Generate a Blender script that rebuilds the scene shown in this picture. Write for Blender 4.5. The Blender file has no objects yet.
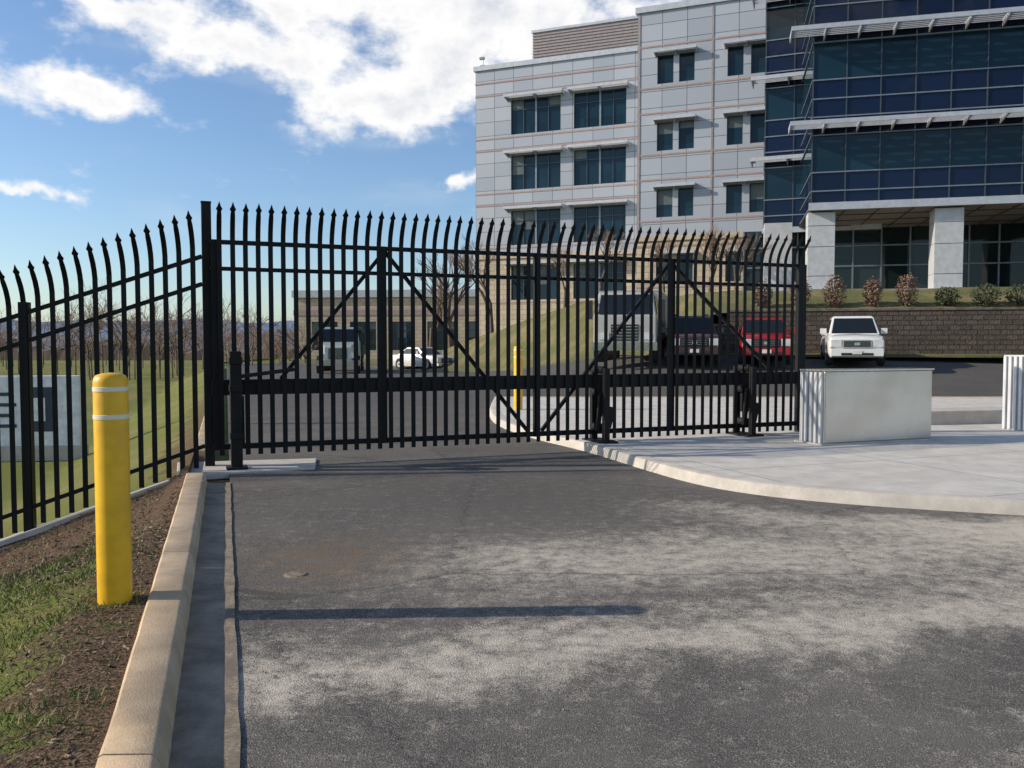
import bpy, math, random
from mathutils import Vector, Matrix, noise as mn
random.seed(4)
R=math.radians
scene=bpy.context.scene
# ---------------------------------------------------------------- node helper
class NB:
    def __init__(s,nt): s.nt=nt
    def n(s,t,**k):
        x=s.nt.nodes.new(t)
        for a,b in k.items(): setattr(x,a,b)
        return x
    def put(s,inp,v):
        if isinstance(v,bpy.types.NodeSocket): s.nt.links.new(v,inp)
        elif v is not None:
            if isinstance(v,(tuple,list)) and len(v)==3 and inp.type=='RGBA': v=(*v,1)
            inp.default_value=v
    def m(s,op,a,b=None,c=None,clamp=False):
        x=s.n('ShaderNodeMath',operation=op,use_clamp=clamp)
        s.put(x.inputs[0],a); s.put(x.inputs[1],b); s.put(x.inputs[2],c); return x.outputs[0]
    def noise(s,vec,scale,detail=4,rough=.55,dist=0):
        x=s.n('ShaderNodeTexNoise'); s.put(x.inputs['Vector'],vec)
        x.inputs['Scale'].default_value=scale;x.inputs['Detail'].default_value=detail
        x.inputs['Roughness'].default_value=rough;x.inputs['Distortion'].default_value=dist
        return x.outputs[0]
    def vor(s,vec,scale,feature='F1',out=0):
        x=s.n('ShaderNodeTexVoronoi',feature=feature); s.put(x.inputs['Vector'],vec)
        x.inputs['Scale'].default_value=scale
        return x.outputs if out is None else x.outputs[out]
    def mr(s,v,a,b,c=0,d=1,smooth=True):
        x=s.n('ShaderNodeMapRange',interpolation_type='SMOOTHSTEP' if smooth else 'LINEAR')
        for i,q in enumerate((v,a,b,c,d)): s.put(x.inputs[i],q)
        return x.outputs[0]
    def mix(s,f,a,b,bt='MIX'):
        x=s.n('ShaderNodeMix',data_type='RGBA',blend_type=bt)
        s.put(x.inputs[0],f); s.put(x.inputs[6],a); s.put(x.inputs[7],b); return x.outputs[2]
    def sep(s,v):
        x=s.n('ShaderNodeSeparateXYZ'); s.put(x.inputs[0],v); return x.outputs
    def comb(s,a,b,c):
        x=s.n('ShaderNodeCombineXYZ'); s.put(x.inputs[0],a);s.put(x.inputs[1],b);s.put(x.inputs[2],c); return x.outputs[0]
    def bump(s,h,st,dist=.02):
        x=s.n('ShaderNodeBump'); s.put(x.inputs['Height'],h); x.inputs['Strength'].default_value=st; x.inputs['Distance'].default_value=dist; return x.outputs[0]
    def pos(s): return s.n('ShaderNodeNewGeometry').outputs['Position']
    def obj(s): return s.n('ShaderNodeTexCoord').outputs['Object']
def newmat(name):
    m=bpy.data.materials.new(name); m.use_nodes=True
    b=NB(m.node_tree); p=m.node_tree.nodes['Principled BSDF']
    return m,b,p
def mat(name,col,rough=.6,metal=0,var=.15,scale=4,bump=0,bscale=None,spec=None,fine=0):
    m,b,p=newmat(name); v=b.obj()
    n=b.noise(v,scale,3)
    lo=tuple(c*(1-var) for c in col); hi=tuple(min(1,c*(1+var)) for c in col)
    c=b.mix(b.mr(n,.3,.7),lo,hi)
    if fine: c=b.mix(b.mr(b.noise(v,fine,2),.35,.65),c,tuple(k*.7 for k in col))
    b.put(p.inputs['Base Color'],c)
    p.inputs['Roughness'].default_value=rough
    p.inputs['Metallic'].default_value=metal
    if spec is not None: p.inputs['Specular IOR Level'].default_value=spec
    if bump: b.put(p.inputs['Normal'],b.bump(b.noise(v,bscale or scale*8,2),bump,.01))
    return m
# ---------------------------------------------------------------- mesh builder
class MB:
    def __init__(s): s.v=[];s.f=[];s.m=[];s.mats=[]
    def mi(s,m):
        if m not in s.mats: s.mats.append(m)
        return s.mats.index(m)
    def poly(s,pts,m):
        i=len(s.v); s.v+= [tuple(p) for p in pts]; s.f.append(tuple(range(i,i+len(pts)))); s.m.append(s.mi(m))
    def hexa(s,c,m):
        i=len(s.v); s.v+=[tuple(p) for p in c]; k=s.mi(m)
        for q in ((3,2,1,0),(4,5,6,7),(0,1,5,4),(1,2,6,5),(2,3,7,6),(3,0,4,7)):
            s.f.append(tuple(i+j for j in q)); s.m.append(k)
    def box(s,x0,x1,y0,y1,z0,z1,m):
        s.hexa([(x0,y0,z0),(x1,y0,z0),(x1,y1,z0),(x0,y1,z0),(x0,y0,z1),(x1,y0,z1),(x1,y1,z1),(x0,y1,z1)],m)
    def beam(s,p,q,w,h,m,side=None):
        p=Vector(p);q=Vector(q);d=(q-p).normalized()
        sd=Vector(side) if side else (d.cross(Vector((0,0,1))) if abs(d.z)<.99 else Vector((1,0,0)))
        sd=(sd-d*sd.dot(d)).normalized(); up=sd.cross(d).normalized()
        a=sd*w/2;b=up*h/2
        s.hexa([p-a-b,p+a-b,p+a+b,p-a+b,q-a-b,q+a-b,q+a+b,q-a+b],m)
    def cyl(s,p,q,r0,r1,m,n=12,cap=True):
        p=Vector(p);q=Vector(q);d=(q-p)
        if d.length<1e-6:return
        d.normalize(); x=d.orthogonal().normalized(); y=d.cross(x); i=len(s.v);k=s.mi(m)
        for c,r in((p,r0),(q,r1)):
            for j in range(n):
                a=2*math.pi*j/n; s.v.append(tuple(c+x*(r*math.cos(a))+y*(r*math.sin(a))))
        for j in range(n):
            s.f.append((i+j,i+(j+1)%n,i+n+(j+1)%n,i+n+j)); s.m.append(k)
        if cap:
            s.f.append(tuple(i+j for j in range(n-1,-1,-1)));s.m.append(k)
            s.f.append(tuple(i+n+j for j in range(n)));s.m.append(k)
    def lathe(s,prof,m,n=32,c=(0,0)):
        i=len(s.v);k=s.mi(m)
        for r,z in prof:
            for j in range(n):
                a=2*math.pi*j/n; s.v.append((c[0]+r*math.cos(a),c[1]+r*math.sin(a),z))
        for t in range(len(prof)-1):
            for j in range(n):
                s.f.append((i+t*n+j,i+t*n+(j+1)%n,i+(t+1)*n+(j+1)%n,i+(t+1)*n+j)); s.m.append(k)
    def loft(s,rings,m,cap=True):
        i=len(s.v);k=s.mi(m);n=len(rings[0])
        for r in rings: s.v+=[tuple(p) for p in r]
        for t in range(len(rings)-1):
            for j in range(n):
                s.f.append((i+t*n+j,i+t*n+(j+1)%n,i+(t+1)*n+(j+1)%n,i+(t+1)*n+j)); s.m.append(k)
        if cap:
            s.f.append(tuple(i+j for j in range(n-1,-1,-1)));s.m.append(k)
            s.f.append(tuple(i+(len(rings)-1)*n+j for j in range(n)));s.m.append(k)
    def obj(s,name,parent=None,loc=(0,0,0),rz=0,smooth=False,bevel=0,seg=2,recalc=True):
        me=bpy.data.meshes.new(name); me.from_pydata(s.v,[],s.f)
        for m in s.mats: me.materials.append(m)
        me.polygons.foreach_set('material_index',s.m)
        if recalc:
            import bmesh
            bm=bmesh.new();bm.from_mesh(me);bmesh.ops.recalc_face_normals(bm,faces=bm.faces);bm.to_mesh(me);bm.free()
        if smooth:
            me.polygons.foreach_set('use_smooth',[True]*len(me.polygons))
            try: me.set_sharp_from_angle(angle=R(40))
            except Exception: pass
        o=bpy.data.objects.new(name,me); scene.collection.objects.link(o)
        o.location=loc;o.rotation_euler=(0,0,rz)
        if parent: o.parent=parent
        if bevel:
            b=o.modifiers.new('bevel','BEVEL');b.width=bevel;b.segments=seg;b.limit_method='ANGLE';b.angle_limit=R(35)
        return o
def empty(name,loc=(0,0,0),rz=0):
    e=bpy.data.objects.new(name,None);scene.collection.objects.link(e);e.location=loc;e.rotation_euler=(0,0,rz);e.empty_display_size=.3;return e
def clamp(x,a=0,b=1): return max(a,min(b,x))
def sm(x): x=clamp(x); return x*x*(3-2*x)
# ---------------------------------------------------------------- camera
cd=bpy.data.cameras.new('camera');cam=bpy.data.objects.new('camera',cd);scene.collection.objects.link(cam)
cam.location=(0,0,1.6);cam.rotation_euler=(R(90-2.63),0,0);cd.sensor_width=36;cd.lens=29.9;cd.clip_end=6000;cd.clip_start=.05
scene.camera=cam
scene.view_settings.view_transform='Standard';scene.view_settings.look='None';scene.view_settings.exposure=0
# ---------------------------------------------------------------- light
L=Vector((3.09,.13,-1.43)).normalized()
sd=bpy.data.lights.new('sun','SUN');sd.energy=5.0;sd.angle=R(.5);sd.color=(1,.89,.74)
so=bpy.data.objects.new('sun',sd);scene.collection.objects.link(so);so.rotation_euler=L.to_track_quat('-Z','Y').to_euler();so.location=(-20,-2,20)
W=bpy.data.worlds.new('World');scene.world=W;W.use_nodes=True
try:
    W.cycles.sampling_method='MANUAL';W.cycles.sample_map_resolution=256
except Exception: pass
b=NB(W.node_tree);bg=W.node_tree.nodes['Background']
sky=b.n('ShaderNodeTexSky',sky_type='NISHITA');sky.sun_disc=False;sky.sun_elevation=R(24.8);sky.sun_rotation=R(267.6)
sky.air_density=1.0;sky.dust_density=.6;sky.ozone_density=1.6
tc=b.n('ShaderNodeTexCoord').outputs['Generated'];x,y,z=b.sep(tc)
az=b.m('MULTIPLY',b.m('ARCTAN2',x,y),57.3);el=b.m('MULTIPLY',b.m('ARCSINE',z),57.3)
n1=b.n('ShaderNodeTexNoise');b.put(n1.inputs['Vector'],tc);n1.inputs['Scale'].default_value=11;n1.inputs['Detail'].default_value=4;n1.inputs['Roughness'].default_value=.62
sx,sy,sz=b.sep(n1.outputs['Color'])
azd=b.m('ADD',az,b.m('MULTIPLY',b.m('SUBTRACT',sx,.5),9));eld=b.m('ADD',el,b.m('MULTIPLY',b.m('SUBTRACT',sy,.5),5))
clouds=[(-27.5,14.7,5.0,1.6,1.15),(-24,19.8,4.0,1.1,.95),(-19.5,17.9,3.8,1.3,1.0),(-15,20.9,4.6,1.1,.85),(-13.5,18.2,3.0,1.5,.85),(-9.2,15.4,4.7,2.0,1.25),
 (-1,20.8,9.0,2.5,1.3),(-4,17.3,3.2,1.8,1.05),(-29.2,8.9,2.2,.6,1.1),(-3.2,10.7,1.4,.7,1),
 (110,24,60,6,1),(-140,22,40,5,1)]
tot=None
for ca,ce,ra,re,k in clouds:
    d1=b.m('MULTIPLY_ADD',azd,1/ra,-ca/ra);d2=b.m('MULTIPLY_ADD',eld,1/re,-ce/re)
    g=b.m('MULTIPLY',b.m('EXPONENT',b.m('MULTIPLY',b.m('MULTIPLY_ADD',d1,d1,b.m('MULTIPLY',d2,d2)),-1)),k)
    tot=g if tot is None else b.m('ADD',tot,g)
fn=b.noise(b.comb(x,y,b.m('MULTIPLY',z,1.7)),15,5,.62)
den=b.m('ADD',tot,b.m('MULTIPLY',b.m('SUBTRACT',fn,.5),1.9))
mask=b.mr(den,.2,.9)
shade=b.mr(b.m('ADD',den,b.m('MULTIPLY',b.m('SUBTRACT',sz,.5),1.6)),.8,1.9)
ccol=b.mix(shade,(8.0,7.9,7.8),(5.0,5.3,5.9))
wisp=b.mr(b.noise(b.comb(x,y,b.m('MULTIPLY',z,4)),4,3,.6),.48,.8,0,.30)
skyc=b.mix(1.0,sky.outputs[0],(.90,1.03,1.20),'MULTIPLY')
skyc=b.mix(wisp,skyc,(5.5,6,6.6))
W.node_tree.links.new(b.mix(b.m('MULTIPLY',mask,.97),skyc,ccol),bg.inputs['Color']);bg.inputs['Strength'].default_value=.13
# ---------------------------------------------------------------- terrain
K=.336
def zroad(x,y): return 1.15*clamp((y-24)/11)*clamp((x+1)/6)
def zground(x,y):
    a=x+K*y
    if a>-.46: return zroad(x,y)-.06
    t=sm((y-5)/4)
    z=.10-.36*max(0,-a-(.85-.35*t))-.1*t*sm((-a-.5)*5)
    z=max(z,-1.15)
    if y<60: z+=.03*mn.noise(Vector((x*1.5,y*1.5,0)))*clamp((-.6-a)*2)
    return z
av=[-2500,-1200,-600,-300,-150,-80,-50,-30,-20,-14,-10,-8,-6.5]+[-5.5+.25*i for i in range(20)]+[-.52,-.47,-.45,0,2,4]+[4+i*2 for i in range(1,24)]+[60,80,120,200,400,900,2500]
yv=[-300,-100,-40,-20,-10,-6]+[-4+.3*i for i in range(54)]+[12.5+i for i in range(12)]+[24+i for i in range(1,14)]+[40,45,50,60,75,100,150,250,500,1000,2500]
mb=MB()
vs=[];fs=[]
for yy in yv:
    for a in av:
        X=a-K*max(-20,min(yy,80)); vs.append((X,yy,zground(X,min(yy,80))))
na=len(av)
for j in range(len(yv)-1):
    for i in range(na-1): fs.append((j*na+i,j*na+i+1,(j+1)*na+i+1,(j+1)*na+i))
gm,b,p=newmat('grass_ground');P=b.pos();x,y,z=b.sep(P)
a=b.m('ADD',x,b.m('MULTIPLY',y,K))
nf=b.noise(P,60,3,.7);nm=b.noise(P,2.2,4,.65);nl=b.noise(P,.25,4,.65)
grass=b.mix(b.mr(nf,.3,.7),(.06,.095,.018),(.20,.22,.05))
grass=b.mix(b.mr(nm,.42,.68,0,.8),grass,(.27,.22,.09))
grass=b.mix(b.mr(nl,.4,.65,0,.5),grass,(.18,.19,.055))
far=b.mix(b.mr(nl,.4,.6),(.19,.215,.055),(.28,.25,.10))
far=b.mix(b.mr(nm,.35,.65,0,.45),far,(.12,.14,.04))
grass=b.mix(b.mr(y,9,14,0,.8),grass,far)
mulch=b.mix(b.mr(nf,.35,.65),(.05,.03,.018),(.24,.16,.10))
mm=b.m('ADD',b.m('MULTIPLY',b.m('SUBTRACT',nm,.5),1.8),b.m('ADD',a,.98))
mulchmask=b.m('MULTIPLY',b.mr(mm,-.15,.25),b.m('MULTIPLY',b.mr(y,0,60,1,0),b.mr(a,-.45,-.4,1,0)))
mulch2=b.m('MULTIPLY',b.mr(b.m('ADD',y,b.m('MULTIPLY',nm,1.5)),6.9,7.5),b.mr(y,10.2,10.5,1,0))
mulch2=b.m('MULTIPLY',mulch2,b.mr(a,-6,-5,0,1))
c=b.mix(b.m('MAXIMUM',mulchmask,mulch2),grass,mulch)
b.put(p.inputs['Base Color'],c);p.inputs['Roughness'].default_value=.95;p.inputs['Specular IOR Level'].default_value=.1
b.put(p.inputs['Normal'],b.bump(b.m('ADD',nf,nm),.9,.03))
mb.v=vs;mb.f=fs;mb.m=[0]*len(fs);mb.mats=[gm];mb.obj('ground',smooth=True,recalc=False)
# asphalt
am,b,p=newmat('asphalt');P=b.pos();x,y,z=b.sep(P)
nf=b.noise(P,190,2,.75);vv=b.vor(P,115,out=None);vo=vv[0];sr,sg_,sb_=b.sep(vv[1]);nm=b.noise(P,7,5,.74);nl=b.noise(P,.9,4,.62)
base=b.mix(b.mr(nf,.3,.7),(.052,.048,.043),(.175,.16,.142))
stone=b.m('MULTIPLY',b.mr(sr,.55,.95),b.mr(vo,.25,.5,1,0))
base=b.mix(b.m('MULTIPLY',stone,.85),base,(.42,.385,.34))
base=b.mix(b.mr(sg_,.78,1,0,.6),base,(.035,.032,.03))
base=b.mix(b.mr(nl,.35,.7,0,.45),base,(.215,.195,.168))
base=b.mix(b.mr(nm,.42,.62,0,.35),base,(.08,.073,.066))
def gl(dy_expr,w): 
    q=b.m('DIVIDE',dy_expr,w); return b.m('EXPONENT',b.m('MULTIPLY',b.m('MULTIPLY',q,q),-1))
yw=b.m('ADD',y,b.m('MULTIPLY',b.m('SUBTRACT',nl,.5),1.9))
l1=b.m('SUBTRACT',yw,b.m('ADD',b.m('MULTIPLY',x,.28),4.3))
l2=b.m('SUBTRACT',yw,b.m('ADD',b.m('MULTIPLY',x,.10),6.2))
g1=b.m('MULTIPLY',gl(l1,.46),b.mr(x,2.5,4.5,1.1,.6));g2=b.m('MULTIPLY',gl(l2,.85),b.mr(x,-1.5,.3,.1,1.05))
l3=b.m('SUBTRACT',yw,b.m('ADD',b.m('MULTIPLY',x,-.3),8.6));g3=b.m('MULTIPLY',gl(l3,.5),b.mr(x,.5,2.5,0,.9))
l4=b.m('SUBTRACT',yw,b.m('ADD',b.m('MULTIPLY',x,.4),2.3));g4=b.m('MULTIPLY',gl(l4,.35),.45)
gs=b.m('ADD',b.m('ADD',g1,g2),b.m('ADD',g3,g4))
tex=b.m('ADD',b.m('MULTIPLY',nm,1.15),b.m('ADD',b.m('MULTIPLY',nf,1.0),b.m('MULTIPLY',sb_,.22)))
dm=b.mr(b.m('ADD',b.m('MULTIPLY',gs,.62),b.m('MULTIPLY',b.m('SUBTRACT',tex,1.185),1.7)),.12,.92,0,.88,False)
dm=b.m('MULTIPLY',dm,b.mr(y,9.5,14,1,.25))
c=b.mix(dm,base,(.66,.585,.475))
st=b.m('MULTIPLY',gl(b.m('SUBTRACT',y,6.3),.7),gl(b.m('ADD',x,1.35),.6))
c=b.mix(b.m('MULTIPLY',st,b.mr(nm,.4,.6,0,.75)),c,(.17,.105,.05))
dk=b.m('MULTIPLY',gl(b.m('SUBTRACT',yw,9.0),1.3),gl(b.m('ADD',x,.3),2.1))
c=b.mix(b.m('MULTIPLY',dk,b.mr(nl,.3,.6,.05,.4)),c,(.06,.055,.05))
cr=b.vor(b.comb(b.m('ADD',x,b.m('MULTIPLY',nm,.5)),b.m('ADD',y,b.m('MULTIPLY',nl,.6)),0),.28,'DISTANCE_TO_EDGE')
c=b.mix(b.mr(cr,.002,.006,.4,0),c,(.03,.03,.03))
c=b.mix(b.mr(y,14,26,0,.6),c,(.08,.078,.075))
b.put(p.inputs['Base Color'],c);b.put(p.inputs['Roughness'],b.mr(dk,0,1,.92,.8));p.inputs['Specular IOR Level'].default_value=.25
b.put(p.inputs['Normal'],b.bump(b.m('ADD',b.m('MULTIPLY',vo,.8),nf),.6,.008))
mb=MB();vs=[];fs=[]
aa=[.02,1,2,3,4,5,6,7,8,9,10]+[12+2*i for i in range(20)]
ya=[-10,-5]+[0+2*i for i in range(12)]+[24+i for i in range(12)]+[35.001,40,48,60,72]
for yy in ya:
    for a_ in aa: X=a_-K*yy; vs.append((X,yy,zroad(X,yy)+.004))
na=len(aa)
for j in range(len(ya)-1):
    for i in range(na-1): fs.append((j*na+i,j*na+i+1,(j+1)*na+i+1,(j+1)*na+i))
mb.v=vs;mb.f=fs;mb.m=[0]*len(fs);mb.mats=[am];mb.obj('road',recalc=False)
def concrete(name,col,joints=None,dirt=.35,ang=0):
    m,b,p=newmat(name);P=b.pos();x,y,z=b.sep(P)
    n=b.noise(P,3,5,.68);f=b.noise(P,120,2,.7);l=b.noise(P,.8,3)
    c=b.mix(b.mr(n,.3,.7),tuple(k*(1-dirt) for k in col),col)
    c=b.mix(b.mr(f,.35,.7,0,.5),c,tuple(k*.6 for k in col))
    c=b.mix(b.mr(l,.5,.75,0,.35),c,tuple(k*t for k,t in zip(col,(.75,.66,.55))))
    if joints:
        ca,sa=math.cos(ang),math.sin(ang)
        u=b.m('ADD',b.m('MULTIPLY',x,ca),b.m('MULTIPLY',y,sa));v=b.m('SUBTRACT',b.m('MULTIPLY',y,ca),b.m('MULTIPLY',x,sa))
        for q in(u,v):
            fr=b.m('ABSOLUTE',b.m('SUBTRACT',b.m('FRACT',b.m('DIVIDE',q,joints)),.5))
            c=b.mix(b.mr(fr,.003,.006,.6,0),c,(.10,.09,.08))
    b.put(p.inputs['Base Color'],c);p.inputs['Roughness'].default_value=.9
    b.put(p.inputs['Normal'],b.bump(b.m('ADD',f,n),.35,.01));return m
kerbm=concrete('kerb_concrete',(.68,.51,.33),dirt=.42)
gutm=concrete('gutter_concrete',(.38,.31,.23),dirt=.6)
padm=concrete('sidewalk_concrete',(.70,.66,.59),joints=2.4,ang=R(21.2),dirt=.25)
conm=concrete('plain_concrete',(.62,.57,.50),dirt=.28)
def kerbrun(name,y0,y1,seg=3.0,a0=-.48,a1=-.26,h=.13,m=kerbm):
    mb=MB();t=y0
    while t<y1-.01:
        e=min(t+seg,y1)-.012
        prof=[(a0,-.1),(a1+.025,-.1),(a1+.02,.0),(a1,h-.03),(a1-.012,h-.01),(a1-.035,h),(a0+.015,h),(a0,h-.015)]
        N=14;rings=[]
        for k in range(N+1):
            yy=t+(e-t)*k/N; rings.append([(a-K*yy+.005*mn.noise(Vector((yy*5,z*7,a*9))),yy,z+zroad(a-K*yy,yy)+.006*mn.noise(Vector((yy*4,a*30,z*9)))) for a,z in prof])
        mb.loft(rings,m);t+=seg
    return mb.obj(name,smooth=True)
kerbrun('kerb',-3,9.75);kerbrun('kerb',11.8,60)
mb=MB();rows=[]
for k in range(27):
    yy=-3+12.75*k/26.; rows.append(yy)
for k in range(26):
    y0,y1=rows[k],rows[k+1]
    mb.poly([(-.26-K*y0,y0,.012),(.02-K*y0+.008*mn.noise(Vector((y0*3,0,0))),y0,.010),(.02-K*y1+.008*mn.noise(Vector((y1*3,0,0))),y1,.010),(-.26-K*y1,y1,.012)],gutm)
mb.obj('gutter')
seam=mat('joint_sealant',(.25,.205,.15),.95,var=.45,scale=9,fine=60)
mb=MB()
for k in range(26*4):
    y0,y1=-3+12.75*k/104,-3+12.75*(k+1)/104
    f=lambda t,o:(o-K*t+.010*mn.noise(Vector((t*3.3,o*20,0)))+.007*mn.noise(Vector((t*13,o*20,0))),t,.016)
    mb.poly([f(y0,-.025),f(y0,.030),f(y1,.030),f(y1,-.025)],seam)
mb.obj('pavement_seam')
GU=Vector((.933,.361,0));GN=Vector((.361,-.933,0));G0=Vector((-3.94,10.9,0))
def gp(s,z=0,n=0): q=G0+GU*s+GN*n; return Vector((q.x,q.y,z))
mb=MB();c=[gp(-.35,0,.62),gp(1.3,0,.55),gp(1.45,0,-.35),gp(-.35,0,-.6)]
mb.hexa([(q.x,q.y,-.05) for q in c]+[(q.x,q.y,.03) for q in c],conm);mb.obj('gate_footing',bevel=.01)
front=[(-.5,24),(-.55,20),(-.35,17),(.3,14.6),(1.1,12.8),(1.45,11.7),(1.75,10.7),(2.15,9.6),(2.65,8.95),(3.4,8.45),(4.68,7.95),(7,7.2),(12,6.2),(26,4.6)]
def smoothp(pts,it=2):
    for _ in range(it):
        o=[pts[0]]
        for p_,q_ in zip(pts[:-1],pts[1:]):
            o.append((p_[0]*.75+q_[0]*.25,p_[1]*.75+q_[1]*.25));o.append((p_[0]*.25+q_[0]*.75,p_[1]*.25+q_[1]*.75))
        o.append(pts[-1]);pts=o
    return pts
front=smoothp(front)
def offs(pts,d):
    o=[]
    for i,p_ in enumerate(pts):
        a_=Vector(pts[max(0,i-1)]);b_=Vector(pts[min(len(pts)-1,i+1)]);t=(b_-a_).normalized();nn=Vector((-t.y,t.x))
        o.append((p_[0]+nn.x*d,p_[1]+nn.y*d))
    return o
inner=offs(front,.2)
mb=MB();top=inner+[(26,24)]
mb.poly([(q[0],q[1],.125) for q in top],padm);o=mb.obj('sidewalk')
mb=MB();rings=[]
for (fx,fy),(ix,iy) in zip(front,inner):
    d=Vector((ix-fx,iy-fy));P_=lambda t,z:(fx+d.x*t,fy+d.y*t,z)
    rings.append([P_(-.18,-.05),P_(-.1,.012),P_(.0,.09),P_(.06,.125),P_(.2,.135),P_(.97,.132),P_(1,.1),P_(1,-.05)])
mb.loft(rings,conm);mb.obj('kerb',smooth=True)
mb=MB();mb.beam((-.5,24,.06),(26,24,.06),.22,.16,kerbm);mb.obj('kerb',bevel=.02)
mb=MB();mb.hexa([(7.6,15.6,.1),(12,16.6,.1),(12,17.3,.1),(7.6,16.3,.1),(7.6,15.6,.38),(12,16.6,.38),(12,17.3,.38),(7.6,16.3,.38)],conm)
mb.obj('concrete_plinth',bevel=.02)
# grass hill
def yfront(x): return 54-(x+6)*1.285 if x<7 else 36-(x-12.4)*.25
def hillz(x,k):
    bl=sm((x-6)/3); f=clamp((x+9)/13); s1=4.15*f*sm(k*.61/6)+1.15*clamp((x+1)/6)*(1-sm(k*.61/6))
    s2=3.0+1.15*clamp(k/4); return s1*(1-bl)+s2*bl
xs=[-22,-18,-14,-10,-8]+[-6+.5*i for i in range(34)]+[12+2*i for i in range(25)]
ks=[0,.4,.8,1.3,2,3,4,5,6,7,8,9.5,11,14,20,40]
mb=MB();vs=[];fs=[]
for k in ks:
    for X in xs: vs.append((X,yfront(X)+k,hillz(X,k)+(.10*mn.noise(Vector((X*.7,k*.7,3))) if k else 0)-(.0 if k else .02)))
n_=len(xs)
for j in range(len(ks)-1):
    for i in range(n_-1): fs.append((j*n_+i,j*n_+i+1,(j+1)*n_+i+1,(j+1)*n_+i))
gm2,b,p=newmat('lawn');P=b.pos();nf=b.noise(P,14,4,.75);nm=b.noise(P,.6,4)
c=b.mix(b.mr(nf,.3,.7),(.07,.085,.025),(.20,.19,.065));c=b.mix(b.mr(nm,.4,.7,0,.8),c,(.27,.215,.105))
b.put(p.inputs['Base Color'],c);p.inputs['Roughness'].default_value=.95;b.put(p.inputs['Normal'],b.bump(nf,1,.08))
mb.v=vs;mb.f=fs;mb.m=[0]*len(fs);mb.mats=[gm2];mb.obj('grass_hill',smooth=True,recalc=False)
mb=MB()
for i in range(30):
    x0=9+i*1.2;x1=x0+1.2
    mb.hexa([(x0,yfront(x0)-2.2,1.12),(x1,yfront(x1)-2.2,1.12),(x1,yfront(x1)-.35,1.12),(x0,yfront(x0)-.35,1.12),(x0,yfront(x0)-2.2,1.2),(x1,yfront(x1)-2.2,1.2),(x1,yfront(x1)-.35,1.24),(x0,yfront(x0)-.35,1.24)],gm2)
mb.obj('grass_verge')
# retaining wall
rm,b,p=newmat('retaining_blocks');P=b.obj();x,y,z=b.sep(P)
br=b.n('ShaderNodeTexBrick');b.put(br.inputs['Vector'],b.comb(x,z,0));br.inputs['Scale'].default_value=1
br.inputs['Brick Width'].default_value=.42;br.inputs['Row Height'].default_value=.2;br.inputs['Mortar Size'].default_value=.018
br.inputs['Color1'].default_value=(.13,.10,.08,1);br.inputs['Color2'].default_value=(.06,.048,.04,1);br.inputs['Mortar'].default_value=(.015,.013,.011,1)
c=b.mix(b.mr(b.noise(P,9,3,.7),.3,.7,0,.6),br.outputs[0],(.11,.085,.065))
b.put(p.inputs['Base Color'],c);p.inputs['Roughness'].default_value=.95;b.put(p.inputs['Normal'],b.bump(b.m('ADD',b.m('MULTIPLY',br.outputs[1],-1),b.noise(P,20,2)),1,.05))
wall=empty('retaining_wall',(12.4,36,0),math.atan2(-.25,1))
mb=MB();capm=mat('wall_cap',(.14,.11,.085),.9,var=.35,scale=3,bump=.5)
for i in range(60):
    x0=-5.6+i*.8;ht=1.1+1.9*sm((x0+5.6)/2.5)
    ht=round(ht/.2)*.2
    mb.box(x0,x0+.8,-.32,0,.3,ht,rm)
mb.obj('block_courses',wall)
mb=MB()
for i in range(60):
    x0=-5.6+i*.8;ht=round((1.1+1.9*sm((x0+5.6)/2.5))/.2)*.2
    mb.box(x0,x0+.79,-.36,.02,ht+.002,ht+.1,capm)
mb.obj('coping',wall,bevel=.01)
# ---------------------------------------------------------------- office building
pm,b,p=newmat('metal_panel');P=b.obj();x,y,z=b.sep(P)
br=b.n('ShaderNodeTexBrick',offset=0);b.put(br.inputs['Vector'],b.comb(b.m('ADD',x,y),b.m('ADD',z,.2),0));br.inputs['Scale'].default_value=1
br.inputs['Brick Width'].default_value=1.62;br.inputs['Row Height'].default_value=1.083;br.inputs['Mortar Size'].default_value=.022;br.inputs['Bias'].default_value=0
br.inputs['Color1'].default_value=(.42,.45,.50,1);br.inputs['Color2'].default_value=(.34,.375,.43,1);br.inputs['Mortar'].default_value=(.12,.12,.13,1)
b.put(p.inputs['Base Color'],br.outputs[0]);p.inputs['Roughness'].default_value=.45;p.inputs['Metallic'].default_value=.15
b.put(p.inputs['Normal'],b.bump(br.outputs[1],-.6,.03))
stm,b,p=newmat('cast_stone');P=b.obj();x,y,z=b.sep(P)
br=b.n('ShaderNodeTexBrick');b.put(br.inputs['Vector'],b.comb(b.m('ADD',x,y),z,0));br.inputs['Scale'].default_value=1
br.inputs['Brick Width'].default_value=.8;br.inputs['Row Height'].default_value=.4;br.inputs['Mortar Size'].default_value=.015
br.inputs['Color1'].default_value=(.55,.45,.33,1);br.inputs['Color2'].default_value=(.45,.37,.27,1);br.inputs['Mortar'].default_value=(.2,.17,.13,1)
b.put(p.inputs['Base Color'],br.outputs[0]);p.inputs['Roughness'].default_value=.85
trimr=mat('terracotta_trim',(.36,.26,.24),.6,var=.1)
sillm=mat('aluminium_trim',(.50,.52,.55),.4,.3,var=.08)
frame=mat('window_frame',(.07,.09,.11),.4,.4,var=.1)
framel=mat('light_mullion',(.22,.26,.30),.4,.5,var=.1)
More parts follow.
